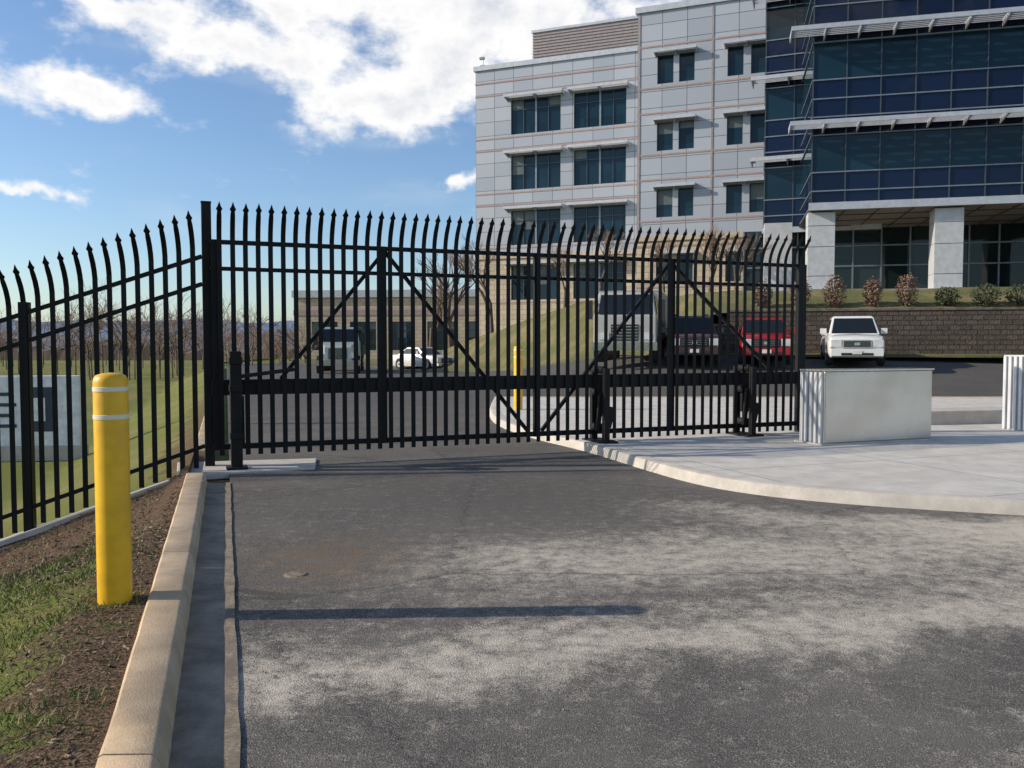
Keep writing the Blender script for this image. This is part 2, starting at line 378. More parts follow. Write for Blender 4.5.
def glass(name,col,rough=.04,vs=.35,ior=1.5):
    m,b,p=newmat(name);P=b.obj();x,y,z=b.sep(P)
    cell=b.vor(b.comb(b.m('FLOOR',b.m('DIVIDE',x,1.5)),b.m('FLOOR',b.m('DIVIDE',z,2.1)),0),3.7,out=1)
    r,g,bb=b.sep(cell)
    c=b.mix(r,tuple(k*(1-vs) for k in col),tuple(k*(1+vs) for k in col))
    b.put(p.inputs['Base Color'],c);p.inputs['Roughness'].default_value=rough;p.inputs['IOR'].default_value=ior
    b.put(p.inputs['Normal'],b.bump(b.noise(P,.5,2),.22,.05))
    return m
gteal=glass('tinted_glass',(.007,.026,.042),ior=1.40);gnavy=glass('spandrel_glass',(.005,.012,.038),vs=.2,ior=1.38);gdark=glass('lobby_glass',(.015,.03,.035),ior=1.45)
louv=mat('louvre_panel',(.30,.26,.26),.6,var=.12)
roofm=mat('roof_membrane',(.4,.4,.4),.9)
def facade(mb,L_,z0,z1,ops,wm,split=None,wm2=None,y0=0):
    xs=sorted({0,L_}|{o[0] for o in ops}|{o[1] for o in ops});zs=sorted({z0,z1}|{o[2] for o in ops}|{o[3] for o in ops}|({split} if split else set()))
    for i in range(len(xs)-1):
        for j in range(len(zs)-1):
            cx=(xs[i]+xs[i+1])/2;cz=(zs[j]+zs[j+1])/2
            if any(o[0]<cx<o[1] and o[2]<cz<o[3] for o in ops): continue
            m_=wm2 if (split and cz<split) else wm
            mb.poly([(xs[i],y0,zs[j]),(xs[i+1],y0,zs[j]),(xs[i+1],y0,zs[j+1]),(xs[i],y0,zs[j+1])],m_)
    d=.22
    for o in ops:
        a_,b_,c_,e_=o[:4]
        for q in ([(a_,0,c_),(b_,0,c_),(b_,d,c_),(a_,d,c_)],[(a_,0,e_),(b_,0,e_),(b_,d,e_),(a_,d,e_)],[(a_,0,c_),(a_,0,e_),(a_,d,e_),(a_,d,c_)],[(b_,0,c_),(b_,0,e_),(b_,d,e_),(b_,d,c_)]):
            mb.poly(q,sillm)
blindm=mat('window_blind',(.10,.12,.12),.3,var=.1)
def windows(ob,ops,blind=None):
    for a_,b_,c_,e_,nm_ in ops:
        ob.poly([(a_,.2,c_),(b_,.2,c_),(b_,.2,e_),(a_,.2,e_)],gteal)
        zt=c_+(e_-c_)*.70
        for k in range(nm_):
            if random.random()<.3:
                w=(b_-a_)/nm_;h=random.choice((.25,.4,.55))*(e_-c_)
                ob.poly([(a_+k*w,.196,e_-h),(a_+k*w+w,.196,e_-h),(a_+k*w+w,.196,e_),(a_+k*w,.196,e_)],blindm)
        f=.05
        ob.box(a_+.003,b_-.003,.12,.19,c_+.003,c_+f,frame);ob.box(a_+.003,b_-.003,.12,.19,e_-f,e_-.003,frame)
        ob.box(a_+.003,a_+f,.122,.19,c_+f,e_-f,frame);ob.box(b_-f,b_-.003,.122,.19,c_+f,e_-f,frame)
        if nm_>1: ob.box(a_+f,b_-f,.125,.19,zt,zt+.05,frame)
        for k in range(1,nm_):
            xx=a_+(b_-a_)*k/nm_; w=.05 if (nm_!=4 or k!=2) else .14
            ob.box(xx-w/2,xx+w/2,.118,.19,c_+f,e_-f,frame if w<.1 else framel)
def sunshade(mb,x0,x1,z,dep=.9,step=1.6,nb=5):
    for k in range(nb):
        yy=-.12-(dep-.15)*k/(nb-1)
        mb.hexa([(x0,yy,z+.0),(x1,yy,z+.0),(x1,yy+.10,z+.05),(x0,yy+.10,z+.05),(x0,yy,z+.03),(x1,yy,z+.03),(x1,yy+.10,z+.08),(x0,yy+.10,z+.08)],sillm)
    mb.box(x0,x1,-dep-.06,-dep-.005,z-.07,z+.13,sillm)
    n=max(1,int((x1-x0)/step))
    for k in range(n+1):
        xx=x0+.04+(x1-x0-.08)*k/n
        mb.hexa([(xx-.03,-dep,z-.05),(xx+.03,-dep,z-.05),(xx+.03,-.002,z-.22),(xx-.03,-.002,z-.22),(xx-.03,-dep,z+.1),(xx+.03,-dep,z+.1),(xx+.03,-.002,z+.12),(xx-.03,-.002,z+.12)],sillm)
def shell(mb,L_,D_,z0,z1,wm,par=.0):
    mb.poly([(0,0,z0),(0,D_,z0),(0,D_,z1),(0,0,z1)],wm);mb.poly([(L_,0,z0),(L_,D_,z0),(L_,D_,z1),(L_,0,z1)],wm)
    mb.poly([(0,D_,z0),(L_,D_,z0),(L_,D_,z1),(0,D_,z1)],wm);mb.poly([(0,0,z1),(L_,0,z1),(L_,D_,z1),(0,D_,z1)],roofm)
bld=empty('office_building')
th=math.atan2(-.365,.931)
FL=4.33
ops=[]
for r in range(5):
    t=20.85-FL*r; bz=t-2.7
    ops+= [(3.03,7.14,bz,t,4),(8.2,12.3,bz,t,4)]
ops=[o for o in ops if o[2]>1]
mb=MB();facade(mb,13.4,-1,23.4,ops,pm,8.6,stm);shell(mb,13.4,26,-1,23.4,pm);mb.obj('west_wing_walls',bld,(-2.9,69,0),th)
mb=MB();windows(mb,ops);mb.obj('west_wing_windows',bld,(-2.9,69,0),th)
mb=MB()
for r in range(4):
    t=20.85-FL*r
    sunshade(mb,2.7,7.5,t+.12,.8);sunshade(mb,7.9,12.6,t+.12,.8)
    for z_ in (t-2.95,t+.45):
        mb.box(-.03,13.4,-.03,-.002,z_,z_+.11,trimr)
mb.box(-.15,13.4,-.15,.4,23.38,23.75,sillm);mb.box(-.04,13.4,-.04,-.001,22.3,22.42,trimr)
mb.box(-.1,13.4,-.12,-.002,8.45,8.75,stm)
mb.obj('west_wing_trim',bld,(-2.9,69,0),th)
mb=MB();mb.box(3.6,13.2,3.5,12,23.4,27.1,louv)
for k in range(14): mb.box(3.57,13.2,3.44,3.5,23.7+k*.24,23.8+k*.24,louv)
mb.box(3.5,13.3,3.38,12.1,27.1,27.3,sillm)
mb.obj('penthouse_screen',bld,(-2.9,69,0),th)
mb=MB();mb.cyl((.4,.6,23.7),(.4,.6,24.7),.03,.02,frame,6);mb.box(.2,.6,.4,.8,23.7,24.0,louv)
mb.box(.1,.5,.5,.7,24.5,24.68,framel);mb.obj('roof_camera_mast',bld,(-2.9,69,0),th)
ops=[]
for r in range(4):
    t=20.5-FL*r;bz=t-1.85
    ops+=[(1.3,2.36,bz,t,1),(2.72,3.72,bz,t,1),(5.79,6.78,bz,t,1),(7.23,8.2,bz,t,1)]
mb=MB();facade(mb,14,-1,23.35,ops,pm,8.6,stm);shell(mb,14,20,-1,23.35,pm);mb.obj('middle_walls',bld,(8.3,57,0),th)
mb=MB();windows(mb,ops);mb.obj('middle_windows',bld,(8.3,57,0),th)
mb=MB()
for r in range(4):
    t=20.5-FL*r
    for a_,b_ in((1.15,3.9),(5.6,8.4)): sunshade(mb,a_,b_,t+.1,.55,1.3,4)
    for z_ in(t-2.15,t+.55): mb.box(-.03,14,-.03,-.002,z_,z_+.11,trimr)
mb.box(-.15,14,-.15,.4,23.33,23.7,sillm);mb.box(-.1,14,-.12,-.002,8.45,8.75,stm)
for a_ in (.05,4.8,8.7): mb.box(a_,a_+.12,-.04,-.003,8.8,23.3,louv)
mb.obj('middle_trim',bld,(8.3,57,0),th)
def curtain(mb,L_,z0,z1,first,wstep=1.5,y=0,side=None):
    zs=[];z=first
    while z>z0-FL: zs.append(z);z-=FL
    bands=[]
    for c_ in zs: bands+=[(c_-2.05,c_-.3,gteal),(c_-.3,c_+.55,gnavy),(c_+.55,c_+1.4,gnavy),(c_+1.4,c_+2.28,gnavy)]
    for a_,e_,m_ in bands:
        a2,e2=max(a_,z0),min(e_,z1)
        if e2-a2<.05: continue
        mb.poly([(0,y,a2),(L_,y,a2),(L_,y,e2),(0,y,e2)],m_)
        mb.box(0,L_,y-.07,y-.003,a2-.03,a2+.03,framel)
        if side:
            mb.poly([(0,y,a2),(0,y+side,a2),(0,y+side,e2),(0,y,e2)],m_)
            mb.box(-.05,-.003,y,y+side,a2-.03,a2+.03,framel)
    n=int(L_/wstep)
    for k in range(n+1): 
        xx=k*wstep; mb.box(xx-.025,xx+.025,y-.06,y-.004,z0,z1,frame)
    return [c_ for c_ in zs if z0<c_<z1]
g1=(13.97,47.5,0)
mb=MB();cs=curtain(mb,6,7.9,20.8,20.3,1.5,0,9);mb.poly([(0,0,7.9),(6,0,7.9),(6,9,7.9),(0,9,7.9)],sillm);mb.poly([(0,0,20.8),(6,0,20.8),(6,9,20.8),(0,9,20.8)],roofm)
for c_ in cs: sunshade(mb,-.7,5,c_,1.0)
mb.box(-.1,6,-.15,-.008,7.75,8.05,sillm)
mb.obj('glass_bay_inner',bld,g1,th)
th2=math.atan2(-.243,.97);g2=(14.3,41,0)
mb=MB();cs=curtain(mb,34,8.2,23.4,20.5,1.5,0,8)
for c_ in cs: sunshade(mb,-1.1,34,c_,1.25,1.5,6)
mb.box(-.12,34,-.2,-.09,8.0,8.35,sillm);mb.poly([(0,0,23.4),(34,0,23.4),(34,14,23.4),(0,14,23.4)],roofm)
mb.box(-.12,34,-.15,.3,23.4,23.8,sillm)
mb.poly([(34,0,8.2),(34,14,8.2),(34,14,23.4),(34,0,23.4)],gnavy);mb.poly([(0,14,4),(34,14,4),(34,14,23.4),(0,14,23.4)],pm)
mb.obj('glass_bay_outer',bld,g2,th2)
sof=mat('soffit_panel',(.20,.17,.14),.6,var=.15)
colm=mat('column_cladding',(.52,.53,.54),.45,.1,var=.08)
mb=MB();mb.poly([(-.1,-.09,8.0),(34,-.09,8.0),(34,14,8.0),(-.1,14,8.0)],sof)
for k in range(22): mb.box(k*1.5,k*1.5+.05,0,9,7.96,7.995,frame)
for k in range(4): mb.box(0,34,1.5+k*2,1.55+k*2,7.955,7.99,frame)
mb.obj('entrance_soffit',bld,g2,th2)
mb=MB()
for cx in (.5,6.1,11.7,17.3,22.9):
    w=.62
    mb.box(cx-w,cx+w,.2,1.3,3.5,7.95,colm)
    for zz in(4.9,6.3,7.3): mb.box(cx-w-.004,cx+w+.004,.19,1.31,zz,zz+.025,frame)
mb.box(-2.0,-.6,3.4,4.2,3.5,7.95,colm)
mb.obj('columns',bld,g2,th2,bevel=.01)
mb=MB();mb.poly([(-3,7,3.5),(34,7,3.5),(34,7,8),(-3,7,8)],gdark)
for k in range(26): mb.box(-3+k*1.45,-3+k*1.45+.08,6.9,6.99,3.5,8,framel)
for zz in(4.5,5.9,7.0): mb.box(-3,34,6.91,6.985,zz,zz+.08,framel)
mb.obj('lobby_glazing',bld,g2,th2)
mb=MB();mb.box(-4,36,-.2,14,3.4,4.22,conm);mb.obj('entrance_terrace',bld,g2,th2)
an=empty('low_annex_building');mb=MB()
aops=[(2+4.4*k,5+4.4*k,1.0,4.2,3) for k in range(6)]
facade(mb,30,-1,7.4,aops,stm);shell(mb,30,20,-1,7.4,stm);mb.obj('walls',an,(-24.5,96,0),R(-6))
mb=MB();windows(mb,aops);mb.box(-.2,30.2,-.3,-.01,6.9,7.7,sillm);mb.box(-.1,30.1,-.06,-.005,4.9,5.5,trimr);mb.obj('windows_and_trim',an,(-24.5,96,0),R(-6))
# ---------------------------------------------------------------- gate and fence
blk=mat('black_powder_coat',(.007,.007,.0075),.5,.0,var=.2,bump=.1,bscale=80,spec=.22)
blk2=mat('black_steel',(.010,.0095,.009),.6,.0,var=.3,bump=.15,spec=.25)
def pale(mb,base,nrm,along,zb,zt,m):
    st=[(0,zb,.031),(0,zt-.25,.031),(.005,zt,.031),(.03,zt+.09,.031),(.075,zt+.18,.031),(.135,zt+.26,.030),(.175,zt+.31,.025),(.19,zt+.335,.040),(.21,zt+.365,.021),(.235,zt+.42,.002)]
    rings=[]
    for o,z,w in st:
        c=Vector(base)+Vector(nrm)*o;c.z=z
        t=.003 if w>.01 else .002
        a_=Vector(along)*w;n_=Vector(nrm)*t
        rings.append([c-a_+n_,c-a_*.35-n_*.5,c+a_*.35-n_*.5,c+a_+n_,c+a_*.35+n_*.6,c-a_*.35+n_*.6])
    mb.loft(rings,m)
gate=empty('sliding_gate')
mb=MB();s=.2
while s<9.4:
    pale(mb,gp(s+random.uniform(-.004,.004),0,.04),GN,GU,.17,2.97+random.uniform(-.004,.004),blk);s+=.158
mb.obj('pales',gate,bevel=0)
mb=MB()
def gb(s0,z0,s1,z1,w,h,n=-.02,m=blk): mb.beam(gp(s0,z0,n),gp(s1,z1,n),w,h,m,side=GN)
gb(.08,2.92,9.42,2.92,.06,.055);gb(.08,2.58,9.42,2.58,.05,.05);gb(.08,.28,9.42,.28,.06,.07);gb(.08,1.05,9.42,1.05,.09,.20,-.04,blk2)
for s_ in(.14,2.33,4.62,6.93,9.4): gb(s_,.24,s_,2.95,.07,.08,-.03)
for q in((2.35,2.88,.95,1.15),(2.37,2.88,4.5,.32),(6.9,2.88,4.72,.32),(6.95,2.88,8.9,1.15)): gb(*q,.05,.05,-.07)
mb.obj('frame',gate)
mb=MB()
mb.beam(gp(.05,0,-.12),gp(.05,3.42,-.12),.12,.12,blk2,side=GN);mb.beam(gp(.05,3.422,-.12),gp(.05,3.44,-.12),.13,.13,blk2,side=GN)
mb.obj('latch_post',gate,bevel=.006)
mb=MB()
mb.beam(gp(.36,0,.30),gp(.36,1.52,.30),.14,.14,blk2,side=GN);mb.beam(gp(.36,.034,.30),gp(.36,.06,.30),.26,.26,blk2,side=GN)
for z_ in(.45,1.05,1.4): mb.cyl(gp(.36,z_,.22),gp(.36,z_,.08),.05,.05,blk2,12);mb.beam(gp(.28,z_,.30),gp(.44,z_,.30),.2,.08,blk2)
mb.beam(gp(.42,1.2,.26),gp(1.1,1.28,.16),.04,.05,blk2);mb.beam(gp(.42,.3,.26),gp(.42,.95,.20),.09,.03,blk2)
mb.obj('guide_post',gate,bevel=.005)
mb=MB()
for s_ in(5.66,8.31):
    for n_ in(-.22,.20):
        mb.beam(gp(s_,.12,n_),gp(s_,1.25,n_),.09,.09,blk2,side=GN)
    mb.beam(gp(s_-.16,.14,0),gp(s_+.16,.14,0),.6,.03,blk2,side=GN)
    mb.beam(gp(s_+.12,.5,-.2),gp(s_+.12,.95,-.2),.22,.2,blk2,side=GN)
    for z_ in(.88,1.22,.35): mb.cyl(gp(s_,z_,-.17),gp(s_,z_,.15),.06,.06,blk2,14)
    mb.beam(gp(s_-.10,.3,.12),gp(s_-.04,.85,.12),.05,.07,blk2,side=GN);mb.beam(gp(s_+.06,.35,.12),gp(s_+.14,.66,.12),.07,.11,blk2,side=GN)
mb.beam(gp(9.5,.12,-.1),gp(9.5,2.95,-.1),.12,.12,blk2,side=GN)
mb.obj('roller_posts',gate,bevel=.005)
fence=empty('palisade_fence')
FA=Vector((-4.0,10.55,0));FU=Vector((-.985,-.17,0)).normalized()
FNn=Vector((.17,-.985,0))
mb=MB();k=0
def fz(s): return -.02-.35*s if s<3.1 else -1.105-.02*(s-3.1)
for i in range(53):
    s=-.06+i*.162;q=FA+FU*s;pale(mb,q,FNn,FU,fz(s)+.06,fz(s)+2.80,blk)
mb.obj('pales',fence)
mb=MB();S=[-.16,3.1,8.6]
for a_,b_ in zip(S[:-1],S[1:]):
    for dz in(2.66,2.32,.3):
        p0=FA+FU*a_-FNn*.03;p1=FA+FU*b_-FNn*.03;p0.z=fz(a_)+dz;p1.z=fz(b_)+dz;mb.beam(p0,p1,.045,.05,blk)
for s in(1.9,4.4,6.9):
    q=FA+FU*s-FNn*.07;mb.beam((q.x,q.y,fz(s)-.1),(q.x,q.y,fz(s)+2.80),.11,.11,blk,side=FNn)
mb.obj('rails_and_posts',fence)
mb=MB()
for a_,b_ in((0,1),(1,2),(2,3.1),(3.1,4.4),(4.4,6),(6,8.6)):
    p0=FA+FU*a_;p1=FA+FU*b_;w=FNn*.17
    c=[p0-w,p1-w,p1+w,p0+w];z=[fz(a_),fz(b_),fz(b_),fz(a_)]
    mb.hexa([(q.x,q.y,zz-.3) for q,zz in zip(c,z)]+[(q.x,q.y,zz+.035) for q,zz in zip(c,z)],conm)
mb.obj('mow_strip')
# ---------------------------------------------------------------- bollards
ym=mat('yellow_plastic',(.80,.45,.012),.42,var=.10,scale=7,bump=.08,bscale=25)
refl=mat('reflective_tape',(.75,.70,.55),.35,var=.05)
def bollard(x,y,z,h=1.38,r=.094,lean=0):
    e=empty('bollard',(x,y,z));e.rotation_euler=(0,lean,0)
    mb=MB();mb.lathe([(r,-.1),(r,h-.05),(r*.97,h-.025),(r*.85,h-.006),(r*.5,h+.006),(0.001,h+.01)],ym,40);mb.obj('sleeve',e,smooth=True)
    mb=MB()
    for t in(h-.085,h-.245): mb.lathe([(r+.0005,t-.014),(r+.003,t-.012),(r+.003,t+.012),(r+.0005,t+.014)],refl,40)
    mb.obj('reflective_bands',e,smooth=True)
    return e
bollard(-2.33,4.93,.05,1.38)
bollard(.14,19.4,.12,1.45,.1);bollard(-6.0,17.2,-.02,1.35,.1)
# ---------------------------------------------------------------- steel cabinet
stl,b,p=newmat('brushed_stainless');P=b.obj();x,y,z=b.sep(P)
n2=b.noise(P,1.2,2)
b.put(p.inputs['Base Color'],b.mix(b.mr(n2,.3,.7),(.58,.55,.51),(.68,.65,.60)));p.inputs['Metallic'].default_value=.75
b.put(p.inputs['Roughness'],b.mr(n2,.3,.7,.22,.30))
cabe=empty('steel_barrier_cabinet',(4.6,12.5,.125),math.atan2(.361,.933))
mb=MB();mb.box(0,2.1,0,.5,.02,1.08,stl);mb.obj('housing',cabe,bevel=.012)
mb=MB();mb.box(-.02,2.12,-.02,.52,1.085,1.11,stl)
for k in range(5): mb.box(-.045,-.003,.02+k*.1,.075+k*.1,.02,1.07,colm)
mb.box(.02,2.08,-.006,-.002,.06,1.04,stl);mb.box(-.08,2.16,-.06,.56,0,.018,conm)
mb.obj('lid_and_ribs',cabe,bevel=.004)
c2=empty('steel_barrier_post',(8.5,14.3,.125),math.atan2(.361,.933))
mb=MB();mb.box(.3,.8,0,.5,0,1.3,colm)
for k in range(5): mb.box(.26,.297,.02+k*.1,.075+k*.1,.02,1.28,colm);mb.box(.32+k*.1,.375+k*.1,-.04,-.003,.02,1.28,colm)
mb.obj('ribbed_post',c2,bevel=.005)
# ---------------------------------------------------------------- vehicles
tyre=mat('tyre',(.02,.02,.02),.85);rim=mat('alloy_rim',(.45,.45,.46),.35,.7);chrome=mat('chrome',(.6,.6,.6),.15,1,var=.03);dark=mat('dark_plastic',(.02,.02,.022),.6)
cgl=mat('car_glass',(.012,.016,.018),.05,var=.05);lamp=mat('headlamp',(.7,.72,.74),.1,.3,var=.1);amber=mat('amber_lens',(.7,.25,.03),.3);platem=mat('licence_plate',(.7,.7,.65),.5)
def paint(n,c):
    m=mat(n,c,.28,var=.04);m.node_tree.nodes['Principled BSDF'].inputs['Coat Weight'].default_value=.6;return m
def wheel(mb,x,y,r,w):
    sgn=1 if x>0 else -1
    mb.cyl((x-sgn*w,y,r),(x,y,r),r,r,tyre,24);mb.cyl((x,y,r),(x+sgn*.012,y,r),r*.62,r*.58,rim,16)
    mb.cyl((x+sgn*.012,y,r),(x+sgn*.03,y,r),r*.15,r*.12,dark,10)
tailm=mat('tail_lens',(.4,.01,.01),.2)
def vehicle(name,x,y,rz,col,kind='suv',L_=4.8,W_=1.9,H=1.76):
    z=zroad(x,y)+.004;e=empty(name,(x,y,z),rz);pt=paint(name+'_paint',col);hw=W_/2;f=-L_/2;bk=L_/2;hood=1.08 if kind!='sedan' else .92
    belt=hood+.04;c=.28 if kind!='sedan' else .2
    def ring(yy,w,zt,zb): 
        return [(-w*.93,yy,zb),(-w,yy,zb+.2),(-w,yy,zt-.22),(-w*.94,yy,zt-.04),(-w*.7,yy,zt),(0,yy,zt+.025),(w*.7,yy,zt),(w*.94,yy,zt-.04),(w,yy,zt-.22),(w,yy,zb+.2),(w*.93,yy,zb)]
    mb=MB();rs=[ring(f+.06,hw*.90,hood-.14,c+.06),ring(f+.22,hw*.97,hood-.05,c),ring(f+.6,hw,hood-.01,c),ring(f+1.25,hw,hood+.04,c)]
    rs+=[ring(f+1.6,hw,belt+.02,c),ring(bk-.3,hw,belt+.02,c),ring(bk,hw*.94,belt-.04,c+.08)]
    mb.loft(rs,pt)
    mb.obj('body',e,bevel=.02,smooth=True)
    ge=bk-.1 if kind=='suv' else (f+3.35 if kind=='pickup' else bk-.75)
    y0,y1=f+1.2,f+1.95;r1=ge-(.35 if kind!='sedan' else .75)
    bw,tw=hw*.92,hw*.70;zb,zt=belt-.02,H
    mb=MB()
    mb.loft([[(-bw,y0,zb),(bw,y0,zb),(bw,ge,zb),(-bw,ge,zb)],[(-tw-.05,y1-.1,zt-.06),(tw+.05,y1-.1,zt-.06),(tw+.05,r1+.05,zt-.06),(-tw-.05,r1+.05,zt-.06)],[(-tw,y1,zt),(tw,y1,zt),(tw,r1,zt),(-tw,r1,zt)]],pt)
    mb.obj('cabin',e,bevel=.03,smooth=True)
    def lerp(p,q,t): return tuple(a_+(b_-a_)*t for a_,b_ in zip(p,q))
    mb=MB()
    A,B,C,D=(-bw,y0,zb),(bw,y0,zb),(tw+.05,y1-.1,zt-.06),(-tw-.05,y1-.1,zt-.06)
    def quad(A,B,C,D,i0,i1,j0,j1,n):
        f2=lambda u,v:Vector(lerp(lerp(A,B,u),lerp(D,C,u),v))+Vector(n)*.012
        mb.poly([f2(i0,j0),f2(i1,j0),f2(i1,j1),f2(i0,j1)],cgl)
    quad(A,B,C,D,.05,.95,.08,.95,(0,-1,.6))
    A2,B2,C2,D2=(-bw,ge,zb),(bw,ge,zb),(tw+.05,r1+.05,zt-.06),(-tw-.05,r1+.05,zt-.06);quad(A2,B2,C2,D2,.08,.92,.15,.9,(0,1,.4))
    for sg in(-1,1):
        E,F_,G,H_=(sg*bw,y0,zb),(sg*bw,ge,zb),(sg*(tw+.05),r1+.05,zt-.06),(sg*(tw+.05),y1-.1,zt-.06)
        for u0,u1 in((.12,.46),(.5,.93)): quad(E,F_,G,H_,u0,u1,.12,.9,(sg,0,.3))
    mb.obj('windows',e,recalc=True)
    mb=MB();r=.37 if kind!='sedan' else .32
    for sg in(-1,1):
        for yy in(f+.92,bk-1.0):
            mb.cyl((sg*(hw-.12),yy,r+.03),(sg*(hw+.006),yy,r+.03),r*1.17,r*1.17,dark,24)
            wheel(mb,sg*(hw+.025),yy,r,.24)
    mb.obj('wheels',e,smooth=True)
    mb=MB();gt=hood-.18;gbm=hood-.46
    mb.box(-hw*.5,hw*.5,f+.0,f+.1,gbm,gt,chrome if kind=='pickup' else dark)
    mb.box(-hw*.46,hw*.46,f-.012,f+.0,gbm+.03,gt-.03,dark)
    for k in range(3): mb.box(-hw*.46,hw*.46,f-.025,f-.014,gbm+.06+k*.07,gbm+.075+k*.07,chrome)
    mb.box(-.09,.09,f-.04,f-.026,gbm+.09,gt-.09,chrome)
    for sg in(-1,1):
        a_,b_=sorted((sg*hw*.54,sg*hw*.90));mb.box(a_,b_,f+.01,f+.2,gbm+.04,gt+.01,lamp)
        a_,b_=sorted((sg*hw*.82,sg*hw*.93));mb.box(a_,b_,f+.03,f+.25,gbm+.0,gbm+.04,amber)
        a_,b_=sorted((sg*hw*.98,sg*(hw+.2)));mb.box(a_,b_,f+1.55,f+1.68,belt+.02,belt+.22,pt)
        mb.cyl((sg*hw*.7,f-.02,c+.18),(sg*hw*.7,f+.05,c+.18),.06,.06,lamp,12)
        a_,b_=sorted((sg*hw*.82,sg*hw*.94));mb.box(a_,b_,bk-.05,bk+.015,hood-.3,hood-.05,tailm)
    mb.box(-hw*.9,hw*.9,f-.05,f+.15,c+.06,gbm-.03,pt);mb.box(-hw*.55,hw*.55,f-.062,f-.045,c+.08,c+.17,dark)
    mb.box(-.16,.16,f-.072,f-.064,c+.12,c+.25,platem);mb.box(-hw*.9,hw*.9,bk-.12,bk+.05,c+.08,c+.3,dark)
    if kind=='suv':
        for sg in(-1,1): mb.beam((sg*tw*.9,y1+.15,zt+.05),(sg*tw*.9,r1-.1,zt+.05),.04,.04,dark)
    mb.obj('trim',e,bevel=.008)
    if kind=='pickup':
        mb=MB();mb.box(-hw*.85,hw*.85,ge+.05,bk-.08,belt+.02,belt+.03,dark)
        for sg in(-1,1): a_,b_=sorted((sg*hw*.86,sg*hw*.98));mb.box(a_,b_,ge+.05,bk-.05,belt+.0,belt+.1,pt)
        mb.obj('bed',e)
    return e
vehicle('pickup_truck',12.85,32.3,R(-17),(.72,.72,.70),'pickup',5.2,1.9,1.80)
vehicle('red_suv',9.6,32.6,R(-13),(.30,.008,.012),'suv',4.6,1.85,1.72)
vehicle('dark_suv',6.9,32.8,R(-9),(.06,.02,.022),'suv',4.8,1.9,1.78)
vehicle('parked_car',-5.9,56,R(50),(.70,.70,.70),'sedan',4.5,1.8,1.45)
def bigtruck(name,x,y,rz,cab,bodyc,dump):
    z=zroad(x,y)+.004;e=empty(name,(x,y,z),rz);pc=paint(name+'_cab_paint',cab);pb=mat(name+'_body_paint',bodyc,.5,var=.15)
    mb=MB()
    if dump:
        mb.loft([[(-.75,-3.9,.7),(.75,-3.9,.7),(.75,-3.9,1.5),(-.75,-3.9,1.5)],[(-.95,-2.4,.7),(.95,-2.4,.7),(.95,-2.4,1.75),(-.95,-2.4,1.75)]],pc)
    mb.loft([[(-1.15,-2.4,.7),(1.15,-2.4,.7),(1.15,-.8,.7),(-1.15,-.8,.7)],[(-1.15,-2.4,1.7),(1.15,-2.4,1.7),(1.15,-.8,1.7),(-1.15,-.8,1.7)],[(-1.0,-2.1,2.6),(1.0,-2.1,2.6),(1.05,-.8,2.6),(-1.05,-.8,2.6)]],pc)
    mb.obj('cab',e,bevel=.05)
    mb=MB();mb.poly([(-.98,-2.40,1.78),(.98,-2.40,1.78),(.9,-2.17,2.5),(-.9,-2.17,2.5)],cgl)
    for sg in(-1,1): mb.poly([(sg*1.155,-2.2,1.78),(sg*1.155,-1.1,1.78),(sg*1.08,-1.1,2.45),(sg*1.06,-2.0,2.45)],cgl)
    mb.obj('windows',e)
    mb=MB();ft=-3.9 if dump else -2.4
    mb.box(-1.2,1.2,ft-.2,ft+.0,.45,.75,chrome);mb.box(-.5,.5,ft-.03,ft-.002,.8,1.4,dark)
    for k in range(5): mb.box(-.48,.48,ft-.045,ft-.032,.86+k*.11,.89+k*.11,chrome)
    for sg in(-1,1): 
        a_,b_=sorted((sg*.58,sg*.95));mb.box(a_,b_,ft-.03,ft+.1,.85,1.1,lamp);a_,b_=sorted((sg*1.2,sg*1.45));mb.box(a_,b_,-2.35,-2.25,1.6,2.3,dark)
    mb.box(-.4,.4,-2.4,3.8,.55,.75,dark)
    for sg in(-1,1):
        for yy in((ft+.9),1.6,2.9): wheel(mb,sg*1.2,yy,.5,.35)
    mb.obj('chassis_and_trim',e)
    mb=MB()
    if dump:
        mb.loft([[(-1.1,-.6,.95),(1.1,-.6,.95),(1.1,3.8,.95),(-1.1,3.8,.95)],[(-1.25,-.75,2.4),(1.25,-.75,2.4),(1.25,4,2.4),(-1.25,4,2.4)]],pb)
        for k in range(5):
            for sg in(-1,1): mb.box(*sorted((sg*1.15,sg*1.3)),-.4+k*.95,-.28+k*.95,1,2.4,pb)
        mb.box(-1.25,1.25,-1.5,-.6,2.4,2.65,pb)
    else:
        mb.box(-1.2,1.2,-.6,4.2,.85,2.75,pb)
        for zz in(.9,2.68): mb.box(-1.215,1.215,-.615,4.215,zz,zz+.06,chrome)
    mb.obj('dump_body' if dump else 'cargo_box',e,bevel=.02)
bigtruck('box_truck',4.7,33.5,R(-14),(.42,.41,.38),(.36,.34,.30),False)
bigtruck('dump_truck',-10.2,51,R(8),(.55,.56,.54),(.05,.13,.08),True)
sg=empty('monument_sign',(-11.9,20,-1.15),R(8));sw=mat('sign_panel',(.78,.78,.78),.5);sb=mat('sign_dark_lettering',(.04,.05,.07),.5)
mb=MB();mb.box(-.9,1.6,0,.22,.1,2.02,sw);mb.box(-1.0,1.7,-.06,.28,0,.36,conm);mb.obj('panel',sg,bevel=.01)
mb=MB();mb.box(.35,1.0,-.02,-.003,.7,1.75,sb);mb.box(.5,.85,-.035,-.022,.95,1.5,sw)
for k in range(4): mb.box(-.75,.2-.15*(k%2),-.015,-.003,.8+k*.25,.88+k*.25,sb)
mb.obj('lettering',sg)
